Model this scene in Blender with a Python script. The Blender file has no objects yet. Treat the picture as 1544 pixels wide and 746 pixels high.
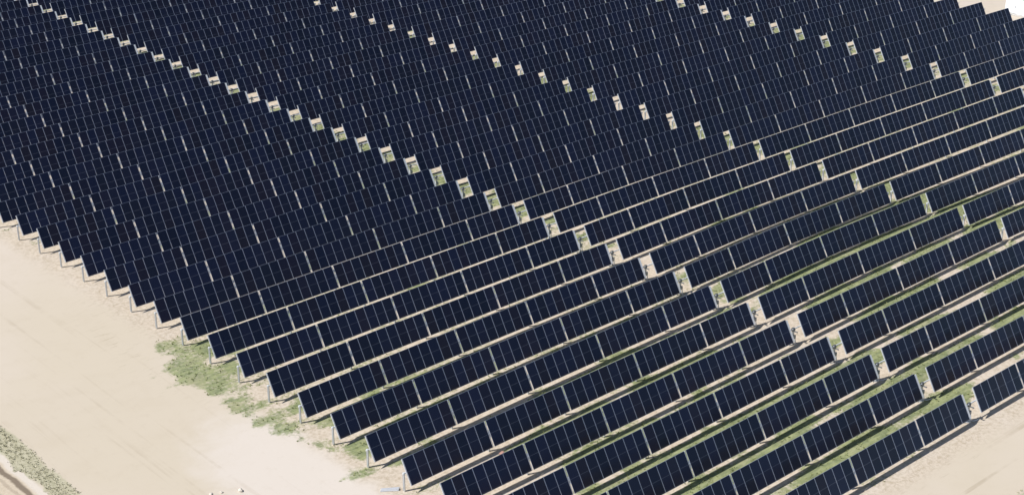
import bpy, bmesh, math, random
import numpy as np
from mathutils import Vector, Matrix

# ------------------------------------------------------------------ camera, light, exposure
SCN = bpy.context.scene
COL = SCN.collection
W, H = 1544, 746
CAM = np.array([-62.5627, -147.2724, 64.8156])
YAW, PITCH, ROLL, FPX = 0.7300, 0.4172, 0.0022, 2457.69
_d = np.array([math.cos(PITCH)*math.sin(YAW), math.cos(PITCH)*math.cos(YAW), -math.sin(PITCH)])
_r = np.array([math.cos(YAW), -math.sin(YAW), 0.0])
_u = np.cross(_r, _d)
CR = _r*math.cos(ROLL) + _u*math.sin(ROLL)
CU = -_r*math.sin(ROLL) + _u*math.cos(ROLL)
cam_data = bpy.data.cameras.new('camera')
cam_data.sensor_width = 36.0
cam_data.lens = FPX/W*36.0
cam_data.clip_start = 1.0
cam_data.clip_end = 6000.0
cam = bpy.data.objects.new('camera', cam_data)
COL.objects.link(cam)
M = Matrix((( CR[0], CU[0], -_d[0], CAM[0]), (CR[1], CU[1], -_d[1], CAM[1]), (CR[2], CU[2], -_d[2], CAM[2]), (0, 0, 0, 1)))
cam.matrix_world = M
SCN.camera = cam

SUN = Vector((-0.80, 0.32, 1.0)).normalized()
world = bpy.data.worlds.new('World')
SCN.world = world
world.use_nodes = True
wn = world.node_tree
bg = wn.nodes['Background']
sky = wn.nodes.new('ShaderNodeTexSky')
sky.sky_type = 'NISHITA'
sky.sun_disc = False
sky.sun_elevation = math.asin(SUN.z)
sky.sun_rotation = math.atan2(SUN.x, SUN.y)
sky.air_density = 1.0
sky.dust_density = 0.5
wn.links.new(sky.outputs[0], bg.inputs[0])
bg.inputs[1].default_value = 0.068
sl = bpy.data.lights.new('sun', 'SUN')
sl.energy = 4.7
sl.angle = math.radians(0.53)
sl.color = (1.0, 0.965, 0.91)
so = bpy.data.objects.new('sun', sl)
so.rotation_euler = SUN.to_track_quat('Z', 'Y').to_euler()
so.location = (-100, 60, 140)
COL.objects.link(so)
SCN.view_settings.view_transform = 'Standard'
SCN.view_settings.look = 'None'
SCN.view_settings.exposure = 0.27
SCN.view_settings.gamma = 1.0

# ------------------------------------------------------------------ layout of the solar field
P = 4.3937                    # distance between rows
TILT = 1.0436                 # module tilt
HH = 1.5724                   # pivot height
ML, MW, MT = 2.111, 0.969, 0.036
PITCHM, JOINT = 0.9885, 0.155
GAP_DRIVE, GAP_END = 1.63, 1.02
GROUPS_L = [8, 8, 8, 8, 6]
GROUPS_R = [6, 8, 8, 8]
LEN_L = 38*PITCHM + 4*JOINT
LEN_R = 30*PITCHM + 3*JOINT
TLEN = LEN_L + GAP_DRIVE + LEN_R
X2 = TLEN + GAP_END
XEND = X2 + TLEN

GU = np.array([-5, 20, 40, 55, 70, 110, 141.])
GR = np.array([-20, -8, 0, 5, 8, 10, 12, 14, 16, 18, 20.])
SWELL = np.array([[-0.03,-0.04,-0.06,0.09,0.13,0.03,0.,-0.06,-0.07,-0.04,-0.03],[-0.02,-0.03,-0.03,-0.01,-0.05,-0.06,0.02,0.08,-0.07,-0.03,0.],
 [-0.01,0.,0.02,-0.03,-0.09,-0.08,-0.07,0.1,-0.02,0.06,-0.02],[-0.02,-0.02,-0.02,-0.02,-0.01,0.03,0.15,0.29,0.01,-0.01,-0.08],
 [-0.05,-0.07,-0.01,-0.07,-0.05,-0.03,0.13,0.18,0.17,0.05,0.02],[-0.03,-0.03,-0.01,-0.02,-0.03,-0.08,-0.01,0.04,0.05,0.03,0.03],
 [-0.02,-0.01,-0.01,-0.01,-0.02,-0.02,-0.01,0.01,0.02,0.02,0.02]])
def _bil(u, R):
    u = np.clip(u, GU[0], GU[-1]-1e-6); R = np.clip(R, GR[0], GR[-1]-1e-6)
    i = np.searchsorted(GU, u, side='right')-1; j = np.searchsorted(GR, R, side='right')-1
    a = (u-GU[i])/(GU[i+1]-GU[i]); b = (R-GR[j])/(GR[j+1]-GR[j])
    a = a*a*(3-2*a)*0.5+a*0.5
    return SWELL[i, j]*(1-a)*(1-b)+SWELL[i+1, j]*a*(1-b)+SWELL[i, j+1]*(1-a)*b+SWELL[i+1, j+1]*a*b
def lie(x, y):
    """gentle lie of the land, which the rows follow"""
    x = np.asarray(x, float); y = np.asarray(y, float)
    xn = np.clip((x-50)/50, -3.0, 3.0)
    yn = np.clip(y/80, -2.5, 3.0)
    return -0.0387*xn - 0.4710*yn - 0.2062*xn*xn - 0.2634*xn*yn - 0.0735*yn*yn + _bil(x, -y/P)
def ter(x, y):
    x = np.asarray(x, float); r = -np.asarray(y, float)/P
    return lie(x, y) + 0.36*np.exp(-((x-62)/23)**2-((r-13.2)/4.6)**2) + 0.17*np.exp(-((x-26)/15)**2-((r-11)/3.0)**2)

def proj(X):
    Y = np.array(X, float) - CAM
    z = Y @ _d
    return W/2 + FPX*(Y@CR)/z, H/2 - FPX*(Y@CU)/z, z

# ------------------------------------------------------------------ material helpers
class NT:
    def __init__(s, name):
        s.m = bpy.data.materials.new(name)
        s.m.use_nodes = True
        s.t = s.m.node_tree
        s.b = s.t.nodes['Principled BSDF']
    def n(s, typ, **kw):
        o = s.t.nodes.new(typ)
        for k, v in kw.items(): setattr(o, k, v)
        return o
    def l(s, a, b): s.t.links.new(a, b)
    def val(s, sock, v):
        if hasattr(v, 'is_output'): s.l(v, sock)
        else: sock.default_value = v
    def math(s, op, a, b=0.0, c=0.0, clamp=False):
        o = s.n('ShaderNodeMath', operation=op); o.use_clamp = clamp
        s.val(o.inputs[0], a); s.val(o.inputs[1], b); s.val(o.inputs[2], c)
        return o.outputs[0]
    def mix(s, f, a, b, mode='MIX'):
        o = s.n('ShaderNodeMix', data_type='RGBA', blend_type=mode)
        s.val(o.inputs[0], f)
        for i, v in ((6, a), (7, b)):
            if hasattr(v, 'is_output'): s.l(v, o.inputs[i])
            else: o.inputs[i].default_value = (*v, 1.0)
        return o.outputs[2]
    def noise(s, vec, scale, detail=4, rough=0.55, dist=0.0):
        o = s.n('ShaderNodeTexNoise')
        o.inputs['Scale'].default_value = scale
        o.inputs['Detail'].default_value = detail
        o.inputs['Roughness'].default_value = rough
        o.inputs['Distortion'].default_value = dist
        s.l(vec, o.inputs['Vector'])
        return o.outputs['Fac']
    def ramp(s, f, lo, hi):
        o = s.n('ShaderNodeMapRange', interpolation_type='SMOOTHSTEP')
        s.val(o.inputs[0], f); o.inputs[1].default_value = lo; o.inputs[2].default_value = hi
        return o.outputs[0]
    def mapping(s, vec, scale, loc=(0, 0, 0), rot=(0, 0, 0)):
        o = s.n('ShaderNodeMapping')
        s.l(vec, o.inputs[0])
        o.inputs['Scale'].default_value = scale
        o.inputs['Location'].default_value = loc
        o.inputs['Rotation'].default_value = rot
        return o.outputs[0]

def simple(name, col, rough=0.6, metal=0.0, var=0.15, scale=6.0, bump=0.0):
    k = NT(name)
    tc = k.n('ShaderNodeTexCoord').outputs['Object']
    n = k.noise(tc, scale, 5)
    dark = tuple(c*(1-var) for c in col); lite = tuple(min(1, c*(1+var)) for c in col)
    k.l(k.mix(n, dark, lite), k.b.inputs['Base Color'])
    k.b.inputs['Roughness'].default_value = rough
    k.b.inputs['Metallic'].default_value = metal
    if bump:
        b = k.n('ShaderNodeBump'); b.inputs['Strength'].default_value = bump
        k.l(n, b.inputs['Height']); k.l(b.outputs[0], k.b.inputs['Normal'])
    return k.m

# silicon glass: navy cells, a faint pale gap across the middle and a faint cell grid
k = NT('module_glass')
tc = k.n('ShaderNodeTexCoord').outputs['Object']
sp = k.n('ShaderNodeSeparateXYZ'); k.l(tc, sp.inputs[0])
x, y = sp.outputs[0], sp.outputs[1]
oi = k.n('ShaderNodeObjectInfo').outputs['Random']
def lines(co, step, width):
    f = k.math('FRACT', k.math('MULTIPLY', co, 1.0/step))
    d = k.math('ABSOLUTE', k.math('SUBTRACT', f, 0.5))
    return k.math('GREATER_THAN', d, 0.5-width/step/2)
cellx = lines(x, 0.1525, 0.005)
celly = lines(y, 0.0825, 0.003)
mid = k.math('LESS_THAN', k.math('ABSOLUTE', y), 0.016)
wob = k.noise(tc, 1.6, 2)
rnd = k.math('FRACT', k.math('MULTIPLY', oi, 7.31))
base = k.mix(oi, (0.0062, 0.0098, 0.027), (0.0085, 0.0130, 0.043))
base = k.mix(k.math('MULTIPLY', k.ramp(rnd, 0.55, 1.0), 0.55), base, (0.015, 0.0105, 0.020))
base = k.mix(k.math('MULTIPLY', wob, 0.25), base, (0.006, 0.008, 0.018))
c = k.mix(k.math('MULTIPLY', k.math('MAXIMUM', cellx, celly), 0.30), base, (0.07, 0.08, 0.12))
c = k.mix(k.math('MULTIPLY', mid, 0.42), c, (0.16, 0.18, 0.24))
soil_n = k.noise(tc, 5.0, 3)
dust = k.math('MULTIPLY', k.ramp(k.math('ADD', y, k.math('MULTIPLY', soil_n, 0.10)), -0.84, -1.03), 0.16)
dust = k.math('ADD', dust, k.math('MULTIPLY', k.math('FRACT', k.math('MULTIPLY', oi, 13.7)), 0.012))
c = k.mix(dust, c, (0.30, 0.26, 0.20))
k.l(c, k.b.inputs['Base Color'])
k.b.inputs['IOR'].default_value = 1.38
k.l(k.math('ADD', k.math('MULTIPLY', oi, 0.08), 0.13), k.b.inputs['Roughness'])
M_GLASS = k.m
M_FRAME = simple('anodised_frame', (0.31, 0.35, 0.46), 0.5, 0.35, 0.10, 3)
M_BACK = simple('module_backsheet', (0.55, 0.56, 0.58), 0.6)
M_STEEL = simple('galvanised_steel', (0.62, 0.64, 0.66), 0.5, 0.2, 0.15, 5)
M_WHITE = simple('white_painted_steel', (0.80, 0.83, 0.88), 0.45, 0.0, 0.07, 4)
M_RAIL = simple('pale_galvanised_beam', (0.62, 0.64, 0.68), 0.5, 0.2, 0.1, 4)
M_DARK = simple('dark_motor_casting', (0.12, 0.13, 0.14), 0.5, 0.2, 0.3, 9)
M_GREYBOX = simple('grey_plastic', (0.30, 0.32, 0.34), 0.5)
M_CONC = simple('concrete', (0.46, 0.44, 0.41), 0.9, 0.0, 0.2, 2, 0.3)
M_ROCK = simple('pale_limestone', (0.62, 0.57, 0.50), 0.9, 0.0, 0.2, 5, 0.5)
M_RED = simple('faded_red_plastic', (0.45, 0.26, 0.21), 0.6)

# ------------------------------------------------------------------ mesh helpers
class MB:
    """collects boxes and tubes into one mesh"""
    def __init__(s): s.bm = bmesh.new()
    def box(s, c, size, rot=None, mi=0, bevel=0.0):
        m = Matrix.Translation(Vector(c))
        if rot is not None: m = m @ rot.to_4x4()
        m = m @ Matrix.Diagonal((*size, 1.0))
        r = bmesh.ops.create_cube(s.bm, size=1.0, matrix=m)
        fs = {f for v in r['verts'] for f in v.link_faces}
        for f in fs: f.material_index = mi
        if bevel:
            es = {e for v in r['verts'] for e in v.link_edges}
            bmesh.ops.bevel(s.bm, geom=list(es), offset=bevel, segments=2, affect='EDGES', profile=0.6)
        return s
    def tube(s, a, b, r0, r1=None, seg=8, mi=0):
        a, b = Vector(a), Vector(b)
        r1 = r0 if r1 is None else r1
        d = b-a
        m = Matrix.Translation((a+b)/2) @ d.to_track_quat('Z', 'Y').to_matrix().to_4x4()
        r = bmesh.ops.create_cone(s.bm, cap_ends=True, segments=seg, radius1=r0, radius2=r1, depth=d.length, matrix=m)
        for f in {f for v in r['verts'] for f in v.link_faces}: f.material_index = mi
        return s
    def mesh(s, name, mats, smooth=False):
        me = bpy.data.meshes.new(name)
        s.bm.to_mesh(me); s.bm.free()
        for m in (mats if isinstance(mats, (list, tuple)) else [mats]): me.materials.append(m)
        if smooth:
            for p in me.polygons: p.use_smooth = True
        return me
    def obj(s, name, mats, parent=None, loc=(0, 0, 0), smooth=False):
        return link(name, s.mesh(name, mats, smooth), parent, loc)

def link(name, me, parent=None, loc=(0, 0, 0), rot=None):
    o = bpy.data.objects.new(name, me)
    COL.objects.link(o)
    o.location = loc
    if rot is not None: o.rotation_euler = rot
    if parent: o.parent = parent
    return o

def tag(o, label, cat, group=None):
    o['label'] = label; o['category'] = cat
    if group: o['group'] = group
    return o

# ------------------------------------------------------------------ noise for the ground cover
_rng = np.random.default_rng(7)
_tab = _rng.random((256, 256))
def vnoise(x, y):
    xi = np.floor(x).astype(int); yi = np.floor(y).astype(int)
    fx = x-xi; fy = y-yi
    fx = fx*fx*(3-2*fx); fy = fy*fy*(3-2*fy)
    g = lambda i, j: _tab[(i) & 255, (j) & 255]
    return (g(xi, yi)*(1-fx)*(1-fy) + g(xi+1, yi)*fx*(1-fy) + g(xi, yi+1)*(1-fx)*fy + g(xi+1, yi+1)*fx*fy)
def fbm(x, y, s, o=4):
    t = 0; a = 1; n = 0
    for i in range(o):
        t = t + a*vnoise(x/s*2**i+17.3*i, y/s*2**i+5.1*i); n += a; a *= 0.55
    return t/n
def sst(x, a, b):
    t = np.clip((x-a)/(b-a), 0, 1)
    return t*t*(3-2*t)

def cover(x, y):
    """0..1: how much green growth the soil carries; second value: dry scrub"""
    x = np.asarray(x, float); y = np.asarray(y, float)
    r = -y/P
    R = np.round(r)
    dv = y + R*P                                   # -2.2 .. 2.2 about the row line, + away from the viewer
    inside = sst(x, -1.0, 0.5)*(1-sst(x, XEND-1, XEND+1))*sst(y, -89.4, -88.2)
    big = fbm(x+40, y*2.1, 9.0, 3)
    fine = fbm(x*0.45, y+90, 1.1, 4)
    reg = 0.385 + 0.13*np.exp(-(((x-28)/28)**2+((r-13.5)/3.5)**2)) + 0.42*np.exp(-(((x-22)/20)**2+((r-17.6)/3.2)**2)) + 0.30*np.exp(-(((x-62)/16)**2+((r-15.5)/3.5)**2))
    reg = reg + 0.36*np.exp(-(((x-39)/8)**2+(np.maximum(r-1, (1-r)*0.4)/7)**2)) + 0.24*np.exp(-(((x-68)/12)**2+((r-6)/7)**2)) + 0.2*np.exp(-(((x-110)/12)**2+((r-4)/7)**2))
    reg = reg - 0.30*np.exp(-(((x-46)/9)**2+((r-19.6)/0.9)**2)) - 0.25*np.exp(-(((x-38.5)/6)**2+((r-8.2)/1.2)**2))
    aisle = np.where(dv < 0, sst(-dv, 0.15, 0.75), sst(dv, 1.0, 1.8))
    drip = 0.48 + 0.52*aisle
    g = reg*drip*1.25 + (big-0.5)*1.9*drip + (fine-0.5)*1.0 - 0.06
    g = g - 0.30*(1-sst(x, 2, 7))*sst(y, -36, -27)
    g = sst(g, 0.16, 0.74)*inside
    # weeds beyond the left row ends
    e = 0
    for cx_, cy_, sx_, sy_, a_ in ((1.0, -28, 1.3, 1.2, .5), (0.0, -33.6, 2.0, 2.0, .75), (-1.6, -37.5, 2.0, 2.4, .85), (-0.8, -41.5, 2.2, 2.3, 1.0), (-1.0, -46, 2.1, 2.4, .95),
                                   (-0.7, -50.4, 2.3, 2.3, .95), (-0.6, -54.6, 1.7, 1.9, .8), (-0.8, -61.8, 1.9, .9, 1.5), (1.4, -66.7, 2.2, .9, 1.4), (0, -58.3, 1.0, 1.2, .6)):
        e = np.maximum(e, a_*np.exp(-((x-cx_)/sx_)**2-((y-cy_)/sy_)**2))
    wd_ = np.clip((-y-28)/9, 0.3, 1)*np.clip((61+y)/9, 0.25, 1)
    strip = 0.84*(1-sst(-x, wd_*(1.9+1.4*big), wd_*(3.0+2.0*big)))*sst(-y, 24, 34)*(1-sst(-y, 57, 60))
    e = sst(np.maximum(e, strip) + (fine-0.5)*1.5 + (big-.5)*.6, 0.22, 1.05)*0.85*sst(-y, 27, 34)
    g = np.maximum(g, e*(1-0.4*inside))
    # dry scrub strips beyond the service roads
    xl = -17.6 + (fbm(x*0+3, y, 5.0, 3)-.5)*1.2
    s1 = sst(-x, -xl, -xl+0.9)*(1-sst(-x, 19.6+(fine-.5)*1.6, 20.1+(fine-.5)*1.6))
    yl = -95.6 + (fbm(x, y*0+8, 5.0, 3)-.5)*1.0
    s2 = sst(-y, -yl, -yl+1.4)*sst(x, -18, -15)
    s3 = sst(x, 154.5, 157.0)
    s = np.maximum(np.maximum(s1, s2), s3)
    return np.clip(g, 0, 1), np.clip(s, 0, 1)

# ------------------------------------------------------------------ ground material
k = NT('desert_soil')
tc = k.n('ShaderNodeTexCoord').outputs['Object']
at = k.n('ShaderNodeAttribute', attribute_name='growth').outputs['Fac']
as_ = k.n('ShaderNodeAttribute', attribute_name='scrub').outputs['Fac']
ar = k.n('ShaderNodeAttribute', attribute_name='graded').outputs['Fac']
sp = k.n('ShaderNodeSeparateXYZ'); k.l(tc, sp.inputs[0])
n1 = k.noise(tc, 0.045, 3, 0.5)
n2 = k.noise(tc, 0.35, 5, 0.6, 0.3)
n3 = k.noise(tc, 3.2, 5, 0.65)
n4 = k.noise(tc, 14.0, 3, 0.7)
sand = k.mix(k.ramp(n1, 0.35, 0.68), (0.515, 0.452, 0.364), (0.545, 0.480, 0.412))
sand = k.mix(k.math('MULTIPLY', k.ramp(n2, 0.45, 0.75), 0.30), sand, (0.47, 0.405, 0.315))
def blob(cx, cy, sx, sy):
    dx = k.math('MULTIPLY', k.math('SUBTRACT', sp.outputs[0], cx), 1.0/sx); dy = k.math('MULTIPLY', k.math('SUBTRACT', sp.outputs[1], cy), 1.0/sy)
    d = k.math('ADD', k.math('ADD', k.math('MULTIPLY', dx, dx), k.math('MULTIPLY', dy, dy)), k.math('MULTIPLY', k.math('SUBTRACT', n2, 0.5), 1.2))
    return k.ramp(d, 1.3, 0.3)
sand = k.mix(k.math('MULTIPLY', blob(-5.0, -60.0, 6.0, 13.0), 0.85), sand, (0.585, 0.530, 0.480))   # compacted pale caliche
mott = k.ramp(k.noise(tc, 1.1, 6, 0.7), 0.52, 0.78)
sand = k.mix(k.math('MULTIPLY', k.ramp(k.noise(tc, 9.0, 4, 0.75), 0.60, 0.72), 0.22), sand, (0.36, 0.31, 0.245))
sand = k.mix(k.math('MULTIPLY', mott, 0.20), sand, (0.42, 0.355, 0.27))
rough_soil = k.mix(k.ramp(n3, 0.38, 0.70), (0.54, 0.470, 0.390), (0.40, 0.335, 0.255))
rough_soil = k.mix(k.math('MULTIPLY', k.ramp(n2, 0.5, 0.7), 0.4), rough_soil, (0.58, 0.515, 0.45))
soil = k.mix(ar, rough_soil, sand)
stk = k.ramp(k.noise(k.mapping(tc, (0.55, 3.4, 1)), 1.0, 5, 0.7), 0.55, 0.72)
soil = k.mix(k.math('MULTIPLY', k.math('MULTIPLY', stk, blob(-1.6, -33.0, 5.0, 13.0)), 0.55), soil, (0.30, 0.25, 0.17))
soil = k.mix(k.math('MULTIPLY', k.math('MULTIPLY', stk, blob(26.0, -90.2, 40.0, 1.6)), 0.35), soil, (0.34, 0.29, 0.21))
# faint wheel tracks along the roads
tx = k.mapping(tc, (1.9, 0.03, 1)); ty = k.mapping(tc, (0.035, 1.7, 1))
t1 = k.ramp(k.noise(tx, 1.0, 3, 0.6), 0.56, 0.74)
t2 = k.ramp(k.noise(ty, 1.0, 3, 0.6), 0.55, 0.70)
south = k.ramp(sp.outputs[1], -86.0, -91.0)
south = k.math('MULTIPLY', k.math('LESS_THAN', sp.outputs[1], -87.5), k.math('GREATER_THAN', sp.outputs[0], 8.0))
trk = k.math('ADD', k.math('MULTIPLY', t2, k.math('MULTIPLY', south, 0.55)), k.math('MULTIPLY', t1, k.math('MULTIPLY', k.math('SUBTRACT', 1.0, south), 0.26)))
soil = k.mix(k.math('MULTIPLY', trk, k.math('MULTIPLY', ar, k.ramp(n2, 0.35, 0.6))), soil, (0.34, 0.28, 0.205))
# rut beside the scrub on the far left
def band(co, c0, w):
    return k.ramp(k.math('ABSOLUTE', k.math('SUBTRACT', co, c0)), w, w*0.35)
wob = k.math('MULTIPLY', k.math('SUBTRACT', n2, 0.5), 0.9)
xx = k.math('ADD', sp.outputs[0], wob)
soil = k.mix(k.math('MULTIPLY', k.math('LESS_THAN', sp.outputs[0], -20.0), 0.35), soil, (0.50, 0.41, 0.29))
soil = k.mix(k.math('MULTIPLY', band(xx, -20.2, 0.5), 0.7), soil, (0.60, 0.55, 0.50))
soil = k.mix(k.math('MULTIPLY', band(xx, -20.95, 0.32), 0.85), soil, (0.15, 0.115, 0.085))
soil = k.mix(k.math('MULTIPLY', band(xx, -21.6, 0.2), 0.4), soil, (0.26, 0.21, 0.16))
soil = k.mix(k.math('MULTIPLY', band(xx, -22.6, 0.30), 0.35), soil, (0.27, 0.22, 0.16))
# green growth
ns = k.noise(k.mapping(tc, (0.7, 2.6, 1)), 1.0, 4, 0.65)
gn = k.mix(k.ramp(ns, 0.36, 0.66), (0.105, 0.155, 0.052), (0.250, 0.295, 0.118))
gn = k.mix(k.math('MULTIPLY', k.ramp(n2, 0.50, 0.72), 0.50), gn, (0.34, 0.315, 0.19))
gn = k.mix(k.math('MULTIPLY', k.ramp(n4, 0.45, 0.7), 0.5), gn, (0.075, 0.105, 0.030))
gf = k.math('MULTIPLY', k.ramp(k.math('ADD', at, k.math('MULTIPLY', k.math('SUBTRACT', n3, 0.5), 1.3)), 0.30, 0.90), 0.80)
soil = k.mix(gf, soil, gn)
dry = k.mix(k.ramp(n3, 0.35, 0.65), (0.350, 0.335, 0.225), (0.46, 0.435, 0.325))
dst = k.noise(k.mapping(tc, (2.6, 0.35, 1)), 1.0, 5, 0.7)
dry = k.mix(k.math('MULTIPLY', k.ramp(dst, 0.48, 0.68), 0.6), dry, (0.235, 0.235, 0.145))
dry = k.mix(k.math('MULTIPLY', k.ramp(n4, 0.45, 0.65), 0.25), dry, (0.22, 0.22, 0.13))
sf = k.math('MULTIPLY', k.ramp(k.math('ADD', as_, k.math('MULTIPLY', k.math('SUBTRACT', n3, 0.5), 0.9)), 0.35, 0.75), 0.85)
soil = k.mix(sf, soil, dry)
k.l(soil, k.b.inputs['Base Color'])
k.b.inputs['Roughness'].default_value = 0.95
k.b.inputs['Specular IOR Level'].default_value = 0.15
hgt = k.math('ADD', k.math('MULTIPLY', n3, 0.6), k.math('MULTIPLY', n4, 0.25))
bp = k.n('ShaderNodeBump'); bp.inputs['Distance'].default_value = 0.12
k.l(hgt, bp.inputs['Height'])
k.l(k.math('ADD', k.math('MULTIPLY', k.math('SUBTRACT', 1.0, ar), 0.45), 0.07), bp.inputs['Strength'])
k.l(bp.outputs[0], k.b.inputs['Normal'])
M_SOIL = k.m

# ------------------------------------------------------------------ ground sheet, cut into field, road and open land
def axis(lo, hi, step, far):
    core = np.arange(lo, hi+step/2, step)
    out = []; s = step; v = core[-1]
    while v < far:
        s *= 1.45; v += s; out.append(v)
    neg = []; s = step; v = core[0]
    while v > -far:
        s *= 1.45; v -= s; neg.append(v)
    return np.array(neg[::-1]+list(core)+out)
gx = axis(-34, 162, 0.42, 3000); gy = axis(-104, 92, 0.36, 3000)
GX, GY = np.meshgrid(gx, gy)
GZ = ter(GX, GY)
nx, ny = len(gx), len(gy)
verts = np.stack([GX, GY, GZ], -1).reshape(-1, 3)
gr, sc = cover(GX, GY)
gr = gr.reshape(-1); sc = sc.reshape(-1)
fl = fbm(GX, GY, 1.2, 3).reshape(-1)-.5
X_, Y_ = verts[:, 0], verts[:, 1]
inarr = sst(X_+fl*1.6, -2.4, -0.4)*(1-sst(X_, XEND, XEND+2))*sst(Y_+fl*1.4, -91.0, -89.3)
open_ = np.maximum(sst(-X_, 19.5, 20.5), np.maximum(sst(-Y_, 95.6, 96.8), sst(X_, 155, 157)))
graded = np.clip(1-inarr, 0, 1)*(1-0.5*open_)
fi = (np.arange(ny-1)[:, None]*nx + np.arange(nx-1)[None, :]).reshape(-1)
quads = np.stack([fi, fi+1, fi+nx+1, fi+nx], -1)
qx = X_[quads].mean(1); qy = Y_[quads].mean(1)
kind = np.zeros(len(quads), int)
road = ((qx < -1.2) | (qx > XEND+0.8) | (qy < -90.2))
kind[road] = 1
kind[(qx < -17.8) | (qy < -95.8) | (qx > 155.5)] = 2
def sheet(name, sel):
    q = quads[sel]
    used, inv = np.unique(q.reshape(-1), return_inverse=True)
    q2 = inv.reshape(-1, 4)
    me = bpy.data.meshes.new(name)
    me.vertices.add(len(used)); me.vertices.foreach_set('co', verts[used].astype(np.float32).reshape(-1))
    me.loops.add(len(q2)*4); me.loops.foreach_set('vertex_index', q2.reshape(-1).astype(np.int32))
    me.polygons.add(len(q2)); me.polygons.foreach_set('loop_start', (np.arange(len(q2))*4).astype(np.int32))
    me.polygons.foreach_set('use_smooth', np.ones(len(q2), bool))
    me.update(calc_edges=True)
    for an, arr in (('growth', gr), ('scrub', sc), ('graded', graded)):
        a = me.attributes.new(an, 'FLOAT', 'POINT'); a.data.foreach_set('value', arr[used].astype(np.float32))
    me.materials.append(M_SOIL)
    o = link(name, me); o['kind'] = 'structure'
    return o
sheet('ground', kind == 0)
sheet('dirt_road', kind == 1)
sheet('field', kind == 2)

# ------------------------------------------------------------------ tufts of growth (uncountable)
def leaf_mat(name, a, b):
    k = NT(name)
    tc = k.n('ShaderNodeTexCoord').outputs['Object']
    k.l(k.mix(k.ramp(k.noise(tc, 1.7, 4), 0.35, 0.65), a, b), k.b.inputs['Base Color'])
    k.b.inputs['Roughness'].default_value = 0.8
    k.b.inputs['Specular IOR Level'].default_value = 0.2
    return k.m
def tufts(name, pts, hmin, hmax, blades, mat, seed):
    rg = np.random.default_rng(seed)
    n = len(pts)*blades
    base = np.repeat(pts, blades, 0)
    hs = np.repeat(rg.uniform(hmin, hmax, len(pts)), blades)*rg.uniform(.6, 1.1, n)
    ang = rg.uniform(0, 2*np.pi, n); lean = rg.uniform(.15, 1.1, n)*hs
    off = rg.uniform(0, .10, n)
    bx = base[:, 0]+np.cos(ang)*off; by = base[:, 1]+np.sin(ang)*off
    bz = ter(bx, by)-0.01
    wd = rg.uniform(.012, .035, n)
    px, py = -np.sin(ang)*wd, np.cos(ang)*wd
    mx, my = bx+np.cos(ang)*lean*.4, by+np.sin(ang)*lean*.4
    txx, tyy = bx+np.cos(ang)*lean, by+np.sin(ang)*lean
    V = np.stack([np.stack([bx-px, by-py, bz], -1), np.stack([bx+px, by+py, bz], -1),
                  np.stack([mx+px, my+py, bz+hs*.65], -1), np.stack([mx-px, my-py, bz+hs*.65], -1),
                  np.stack([txx, tyy, bz+hs], -1)], 1).reshape(-1, 3)
    b0 = np.arange(n)*5
    me = bpy.data.meshes.new(name)
    lo = np.concatenate([np.stack([b0, b0+1, b0+2, b0+3], -1).reshape(-1), np.stack([b0+3, b0+2, b0+4], -1).reshape(-1)])
    st = np.concatenate([np.arange(n)*4, n*4+np.arange(n)*3])
    me.vertices.add(len(V)); me.vertices.foreach_set('co', V.astype(np.float32).reshape(-1))
    me.loops.add(len(lo)); me.loops.foreach_set('vertex_index', lo.astype(np.int32))
    me.polygons.add(n*2); me.polygons.foreach_set('loop_start', st.astype(np.int32))
    me.update(calc_edges=True)
    me.materials.append(mat)
    return link(name, me)
rg = np.random.default_rng(11)
cand = np.stack([rg.uniform(-4, 90, 150000), rg.uniform(-90, 5, 150000)], -1)
sx_, sy_, _ = proj(np.stack([cand[:, 0], cand[:, 1], ter(cand[:, 0], cand[:, 1])], -1))
cand = cand[(sx_ > -120) & (sx_ < W+120) & (sy_ > -60) & (sy_ < H+120)]
cg, cs = cover(cand[:, 0], cand[:, 1])
pts = cand[rg.random(len(cand)) < (cg-.25)*0.40]
g = tufts('grass', pts, .04, .15, 5, leaf_mat('grass_leaves', (0.18, 0.215, 0.085), (0.30, 0.315, 0.15)), 3)
g['kind'] = 'stuff'; g['label'] = 'low green weeds growing between and beside the solar rows'; g['category'] = 'grass'
c1 = np.stack([rg.uniform(-21, -16.5, 16000), rg.uniform(-58, -28, 16000)], -1)
c2 = np.stack([rg.uniform(22, 50, 14000), rg.uniform(-99, -94.5, 14000)], -1)
cand = np.concatenate([c1, c2]); cg, cs = cover(cand[:, 0], cand[:, 1])
pts = cand[rg.random(len(cand)) < (cs-.2)*0.28]
g = tufts('scrub', pts, .03, .11, 6, leaf_mat('dry_scrub_leaves', (0.36, 0.345, 0.235), (0.52, 0.49, 0.37)), 5)
g['kind'] = 'stuff'; g['label'] = 'dry grey-green scrub along the outer edges of the dirt road'; g['category'] = 'scrub'

# ------------------------------------------------------------------ one solar tracker with its parts
ct, st_ = math.cos(TILT), math.sin(TILT)
RT = Matrix.Rotation(TILT, 3, 'X')                      # module plane: local x along the row, y up the slope
NRM = RT @ Vector((0, 0, 1))
def on_plane(x, yy, zz): return Vector((x, 0, HH)) + RT @ Vector((0, yy, zz))

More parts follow.
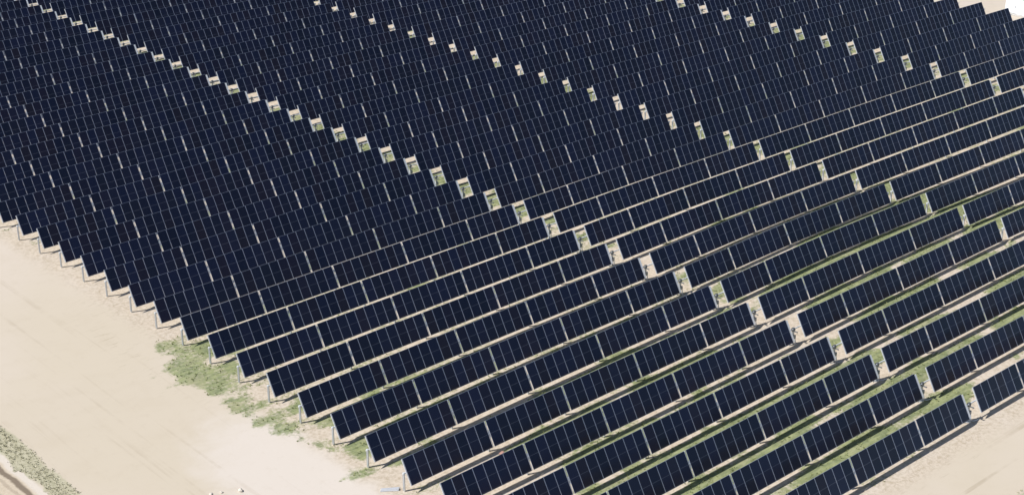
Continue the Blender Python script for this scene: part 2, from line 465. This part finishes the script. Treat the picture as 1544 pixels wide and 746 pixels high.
def module_mesh():
    bm = bmesh.new()
    w, l, t, f = MW/2, ML/2, MT, 0.021
    def ring(a, b, z): return [bm.verts.new(v) for v in ((-a, -b, z), (a, -b, z), (a, b, z), (-a, b, z))]
    o_t = ring(w, l, 0); o_b = ring(w, l, -t); i_t = ring(w-f, l-f, 0); i_l = ring(w-f, l-f, -0.004); 
    for i in range(4):
        j = (i+1) % 4
        bm.faces.new((o_t[i], o_t[j], i_t[j], i_t[i])).material_index = 1
        bm.faces.new((o_b[i], o_b[j], o_t[j], o_t[i])).material_index = 1
        bm.faces.new((i_t[i], i_t[j], i_l[j], i_l[i])).material_index = 1
    bm.faces.new(i_l).material_index = 0
    bm.faces.new(o_b[::-1]).material_index = 2
    me = bpy.data.meshes.new('solar_module')
    bm.to_mesh(me); bm.free()
    for m in (M_GLASS, M_FRAME, M_BACK): me.materials.append(m)
    return me
ME_MOD = module_mesh()

def module_xs():
    xs = []; joints = []; x = 0.0
    for gi, gl in enumerate((GROUPS_L, GROUPS_R)):
        for j, nmod in enumerate(gl):
            if j: joints.append(x+JOINT/2-0.01); x += JOINT
            for _ in range(nmod): xs.append(x+MW/2+0.01); x += PITCHM
        if gi == 0: x += GAP_DRIVE
    return xs, joints
XS, JOINTS = module_xs()

def post_mesh():
    b = MB()
    top = HH-0.17
    for s in (-1, 1): b.box((0, 0.10+s*0.075, (top-0.6)/2), (0.105, 0.010, top+0.6))
    b.box((0, 0.10, (top-0.6)/2), (0.009, 0.138, top+0.6))
    b.box((0, 0.10, top+0.012), (0.13, 0.19, 0.02))
    b.tube((-0.05, 0.10, HH-0.062), (0.05, 0.10, HH-0.062), 0.115, seg=12)
    b.box((0, 0.10, top+0.06), (0.06, 0.10, 0.10))
    return b.mesh('post', M_STEEL)

def plane0(yy, zz): return Vector((0, 0, HH)) + RT @ Vector((0, yy, zz))

def comb_mesh(xm, h, teeth):
    """one piece: a spine along the bay with a cross rail at every module seam"""
    w, e, r = 0.022, 0.03, 0.27
    a, b_ = teeth[0]-w-0.004, teeth[-1]+w+0.004
    up = [(a, e)]
    for x in teeth: up += [(x-w, e), (x-w, r), (x+w, r), (x+w, e)]
    up.append((b_, e))
    pts = up + [(x, -y) for x, y in up[::-1]]
    bm = bmesh.new()
    zt, zb = -MT-0.003, -MT-0.050
    def P3(x, y, z): return bm.verts.new(plane0(y, z)+Vector((x, 0, 0)))
    top = [P3(x, y, zt) for x, y in pts]; bot = [P3(x, y, zb) for x, y in pts]
    bm.faces.new(top[::-1]); bm.faces.new(bot)
    n = len(pts)
    for i in range(n): bm.faces.new((top[i], top[(i+1) % n], bot[(i+1) % n], bot[i]))
    bmesh.ops.recalc_face_normals(bm, faces=bm.faces[:])
    me = bpy.data.meshes.new('mounting_rails'); bm.to_mesh(me); bm.free(); me.materials.append(M_STEEL)
    return me

def make_tracker():
    """every part has its origin at its own place along the row, so that copies can follow the ground"""
    t = bpy.data.objects.new('solar_tracker', None); COL.objects.link(t)
    for i, x in enumerate(XS):
        link('solar_module', ME_MOD, t, (x, 0, HH), (TILT, 0, 0))
    tc_ = Vector((0, 0, HH)) - NRM*0.125
    px = [-0.22] + JOINTS[:4] + [LEN_L+0.20] + JOINTS[4:] + [TLEN+0.14]
    ends = [-0.32] + JOINTS[:4] + [LEN_L+GAP_DRIVE/2] + JOINTS[4:] + [TLEN+0.32]
    for x0, x1 in zip(ends, ends[1:]):
        xm, h = (x0+x1)/2, (x1-x0)/2
        link('torque_tube', MB().tube((-h, tc_.y, tc_.z), (h, tc_.y, tc_.z), 0.062, seg=12).mesh('torque_tube', M_STEEL), t, (xm, 0, 0))
        link('mounting_rails', comb_mesh(xm, h, [x-MW/2-0.01-xm for x in XS if x0 < x < x1]), t, (xm, 0, 0))
    me = MB().box((0, 0, 0), (0.05, ML-0.02, 0.07), RT).mesh('end_beam', M_RAIL)
    for x in (-0.034, LEN_L+GAP_DRIVE-0.034): link('end_beam', me, t, (x, 0, HH)).location = Vector((x, 0, 0))+plane0(0, -0.045)
    me = MB().box((0, 0, 0), (0.045, ML-0.03, 0.03), RT).mesh('joint_strip', M_WHITE)
    for x in JOINTS: link('joint_strip', me, t).location = Vector((x, 0, 0))+plane0(0, -MT-0.018)
    mp = post_mesh()
    for x in px: link('post', mp, t, (x, 0, 0))
    xd = LEN_L+0.66
    link('drive_post', MB().box((0, 0.10, (HH-0.25-0.6)/2), (0.15, 0.15, HH-0.25+0.6)).box((0, 0.10, 0.03), (0.34, 0.34, 0.05)).mesh('drive_post', M_STEEL), t, (xd, 0, 0))
    b = MB()
    b.tube((-0.09, 0.10, HH-0.062), (0.09, 0.10, HH-0.062), 0.155, seg=20)
    b.tube((0, 0.10-0.16, HH-0.21), (0, 0.10+0.16, HH-0.21), 0.07, seg=14)
    b.obj('slew_drive', M_DARK, t, (xd, 0, 0))
    b = MB()
    b.tube((0, -0.06, HH-0.21), (0, -0.34, HH-0.21), 0.055, seg=14)
    b.tube((0, -0.34, HH-0.21), (0, -0.38, HH-0.21), 0.043, seg=14)
    b.obj('motor', M_DARK, t, (xd, 0, 0))
    b = MB(); b.box((0.02, -0.06, 0.82), (0.24, 0.13, 0.32), bevel=0.015); b.box((0.02, -0.13, 0.82), (0.19, 0.012, 0.27))
    b.obj('controller_box', M_GREYBOX, t, (xd, 0, 0))
    b = MB()
    b.box(plane0(-0.03, -0.03), (0.19, ML-0.14, 0.03), RT)
    b.box(plane0(-0.03, -0.055)+Vector((-.085, 0, 0)), (0.02, ML-0.14, 0.05), RT)
    b.box(plane0(-0.03, -0.055)+Vector((.085, 0, 0)), (0.02, ML-0.14, 0.05), RT)
    b.obj('cover_strip', M_WHITE, t, (LEN_L+0.14, 0, 0))
    b = MB()
    q = [(0.10, -0.10, 0.66), (0.16, -0.14, 0.10), (0.30, -0.30, 0.06), (0.80, -0.42, 0.05)]
    for a, c_ in zip(q, q[1:]): b.tube(a, c_, 0.026, seg=8)
    q = [(-0.42, 0.2, 0.12), (-0.34, -0.1, 0.07), (-0.1, -0.25, 0.07), (0.05, -0.12, 0.3), (0.05, -0.12, 0.66)]
    for a, c_ in zip(q, q[1:]): b.tube(a, c_, 0.02, seg=8)
    b.obj('cable_conduit', M_WHITE, t, (xd, 0, 0))
    return t

def copy_tree(root):
    r = root.copy(); COL.objects.link(r)
    for ch in root.children:
        c_ = ch.copy(); COL.objects.link(c_); c_.parent = r
    return r

def follow_ground(t, x0, y0):
    jit = math.radians(rj.uniform(-0.3, 0.3))
    t.location = (x0, y0, float(lie(x0, y0)))
    for ch in t.children:
        x = ch['along'] if 'along' in ch else ch.location.x
        if 'rest' not in ch: ch['rest'] = ch.location.z
        z = float(lie(x0+x, y0)); sl_ = (float(lie(x0+x+1.5, y0))-float(lie(x0+x-1.5, y0)))/3
        if ch.name.startswith('solar_module'): ch.rotation_euler.x = TILT + jit
        ch.location.z = ch['rest'] + z - t.location.z
        e = ch.rotation_euler.copy(); e.y = -math.atan(sl_); ch.rotation_euler = e

ONES = ['', 'first', 'second', 'third', 'fourth', 'fifth', 'sixth', 'seventh', 'eighth', 'ninth', 'tenth', 'eleventh', 'twelfth', 'thirteenth', 'fourteenth',
        'fifteenth', 'sixteenth', 'seventeenth', 'eighteenth', 'nineteenth']
def ordinal(n):
    if n < 20: return ONES[n]
    t_, o_ = divmod(n, 10)
    return {2: 'twent', 3: 'thirt', 4: 'fort'}[t_] + ('ieth' if o_ == 0 else 'y-'+ONES[o_])

rj = random.Random(4)
proto = make_tracker()
first = True
rj = random.Random(4)
for R in range(20, -23, -1):
    for side in (0, 1):
        x0 = 0.0 if side == 0 else X2
        y0 = -R*P
        xs_ = np.linspace(x0, x0+TLEN, 30)
        vis = False
        for z in (0.0, 2.5):
            a, b_, d_ = proj(np.stack([xs_, xs_*0+y0, ter(xs_, y0)+z], -1))
            if np.any((a > -70) & (a < W+70) & (b_ > -45) & (b_ < H+40)): vis = True
        if not vis: continue
        t = proto if first else copy_tree(proto)
        first = False
        follow_ground(t, x0, y0)
        n = 21-R
        s_ = 'left' if side == 0 else 'right'
        if n == 1:
            lab = f'{s_} solar tracker of the front row, beside the dirt road at bottom right'
        else:
            lab = f'{s_} solar tracker in the {ordinal(n)} row, counted up from the bottom-right dirt road'
        tag(t, lab, 'solar tracker', 'solar trackers standing in parallel rows')

# ------------------------------------------------------------------ white equipment cabinet beyond the right row ends
def gz(x, y): return float(ter(x, y))
cx0, cy0 = 147.9, -24.0
cab = bpy.data.objects.new('equipment_cabinet', None); COL.objects.link(cab)
cab.location = (cx0, cy0, gz(cx0, cy0))
b = MB(); b.box((0, 0, 1.42), (2.4, 4.3, 2.5), bevel=0.03)
for i in range(13): b.box((-1.215, -1.95+i*0.325, 1.42), (0.035, 0.12, 2.2))
for i in range(6): b.box((-0.95+i*0.38, -2.165, 1.42), (0.14, 0.035, 2.2))
b.obj('cabinet_body', M_WHITE, cab)
b = MB(); b.box((0, 0, 2.73), (2.62, 4.52, 0.12), bevel=0.02); b.obj('roof', M_WHITE, cab)
b = MB(); b.box((-1.245, 0.8, 1.25), (0.03, 0.95, 1.95)); d_ = b.obj('door', M_WHITE, cab)
b = MB(); b.box((-1.28, 0.45, 1.2), (0.05, 0.05, 0.25)); b.obj('handle', M_DARK, d_)
for yy in (-1.45, -0.55):
    b = MB(); b.box((-1.245, yy, 1.75), (0.03, 0.7, 0.6))
    for i in range(6): b.box((-1.27, yy, 1.52+i*0.09), (0.03, 0.62, 0.02))
    b.obj('vent', M_WHITE, cab)
b = MB(); b.box((0, 0, 0.03), (3.6, 5.6, 0.26), bevel=0.02); b.obj('concrete_base', M_CONC, cab)
tag(cab, 'white equipment cabinet on sand beyond the row ends, top right corner', 'equipment cabinet')

# ------------------------------------------------------------------ small things on the ground
def rock(loc, size, seed, label, grp):
    rr = random.Random(seed)
    bm = bmesh.new()
    bmesh.ops.create_icosphere(bm, subdivisions=3, radius=1.0)
    ph = [Vector((rr.uniform(-1, 1), rr.uniform(-1, 1), rr.uniform(-1, 1))).normalized() for _ in range(9)]
    for v in bm.verts:
        d = v.co.copy()
        for p_ in ph:
            q = d.dot(p_)
            if q > 0.72: d -= p_*(q-0.72)*0.85
        v.co = Vector((d.x*size[0], d.y*size[1], d.z*size[2]))
    me = bpy.data.meshes.new('rock'); bm.to_mesh(me); bm.free(); me.materials.append(M_ROCK)
    o = link('rock', me, None, (loc[0], loc[1], gz(*loc)+size[2]*0.55), (0, 0, rr.uniform(0, 3)))
    tag(o, label, 'rock', grp)
G = 'pale rocks on the dirt road'
rock((-11.0, -56.6), (0.20, 0.13, 0.08), 1, 'pale rock leftmost of the small group on the dirt at the bottom edge', G)
rock((-10.3, -56.9), (0.14, 0.12, 0.08), 2, 'small pale rock in the middle of the group on the dirt, bottom edge', G)
rock((-9.15, -57.7), (0.20, 0.17, 0.16), 3, 'largest pale rock, rightmost of the group on the dirt, bottom edge', G)

bu = bpy.data.objects.new('rail_bundle', None); COL.objects.link(bu)
bu.location = (-0.95, -65.0, gz(-0.95, -65.0)); bu.rotation_euler = (0, 0, math.radians(-36))
mr = MB().box((0, 0, 0), (1.35, 0.09, 0.07), bevel=0.008).box((0, 0, 0.045), (1.35, 0.03, 0.02)).mesh('rail', M_RAIL)
for (dx, dy, dz, rz) in ((0, 0, .04, 0), (.04, .11, .04, .01), (-.03, -.11, .04, -.01), (.02, .05, .12, .02), (0, -.06, .12, -.01), (.06, .23, .04, .05)):
    link('rail', mr, bu, (dx, dy, dz), (0, 0, rz))
tag(bu, 'pale steel rails lying on the dirt at the foot of a row-end post', 'rails')

b = MB()
b.box((0, 0, 0.12), (0.40, 0.20, 0.20), bevel=0.04); b.box((0, 0, 0.225), (0.45, 0.24, 0.04), bevel=0.012)
o = b.obj('storage_box', M_RED, None, (8.35, -66.9, gz(8.35, -66.9))); o.rotation_euler = (0, 0, 0.3)
tag(o, 'small faded red box on the ground below a panel joint, bottom centre', 'box')
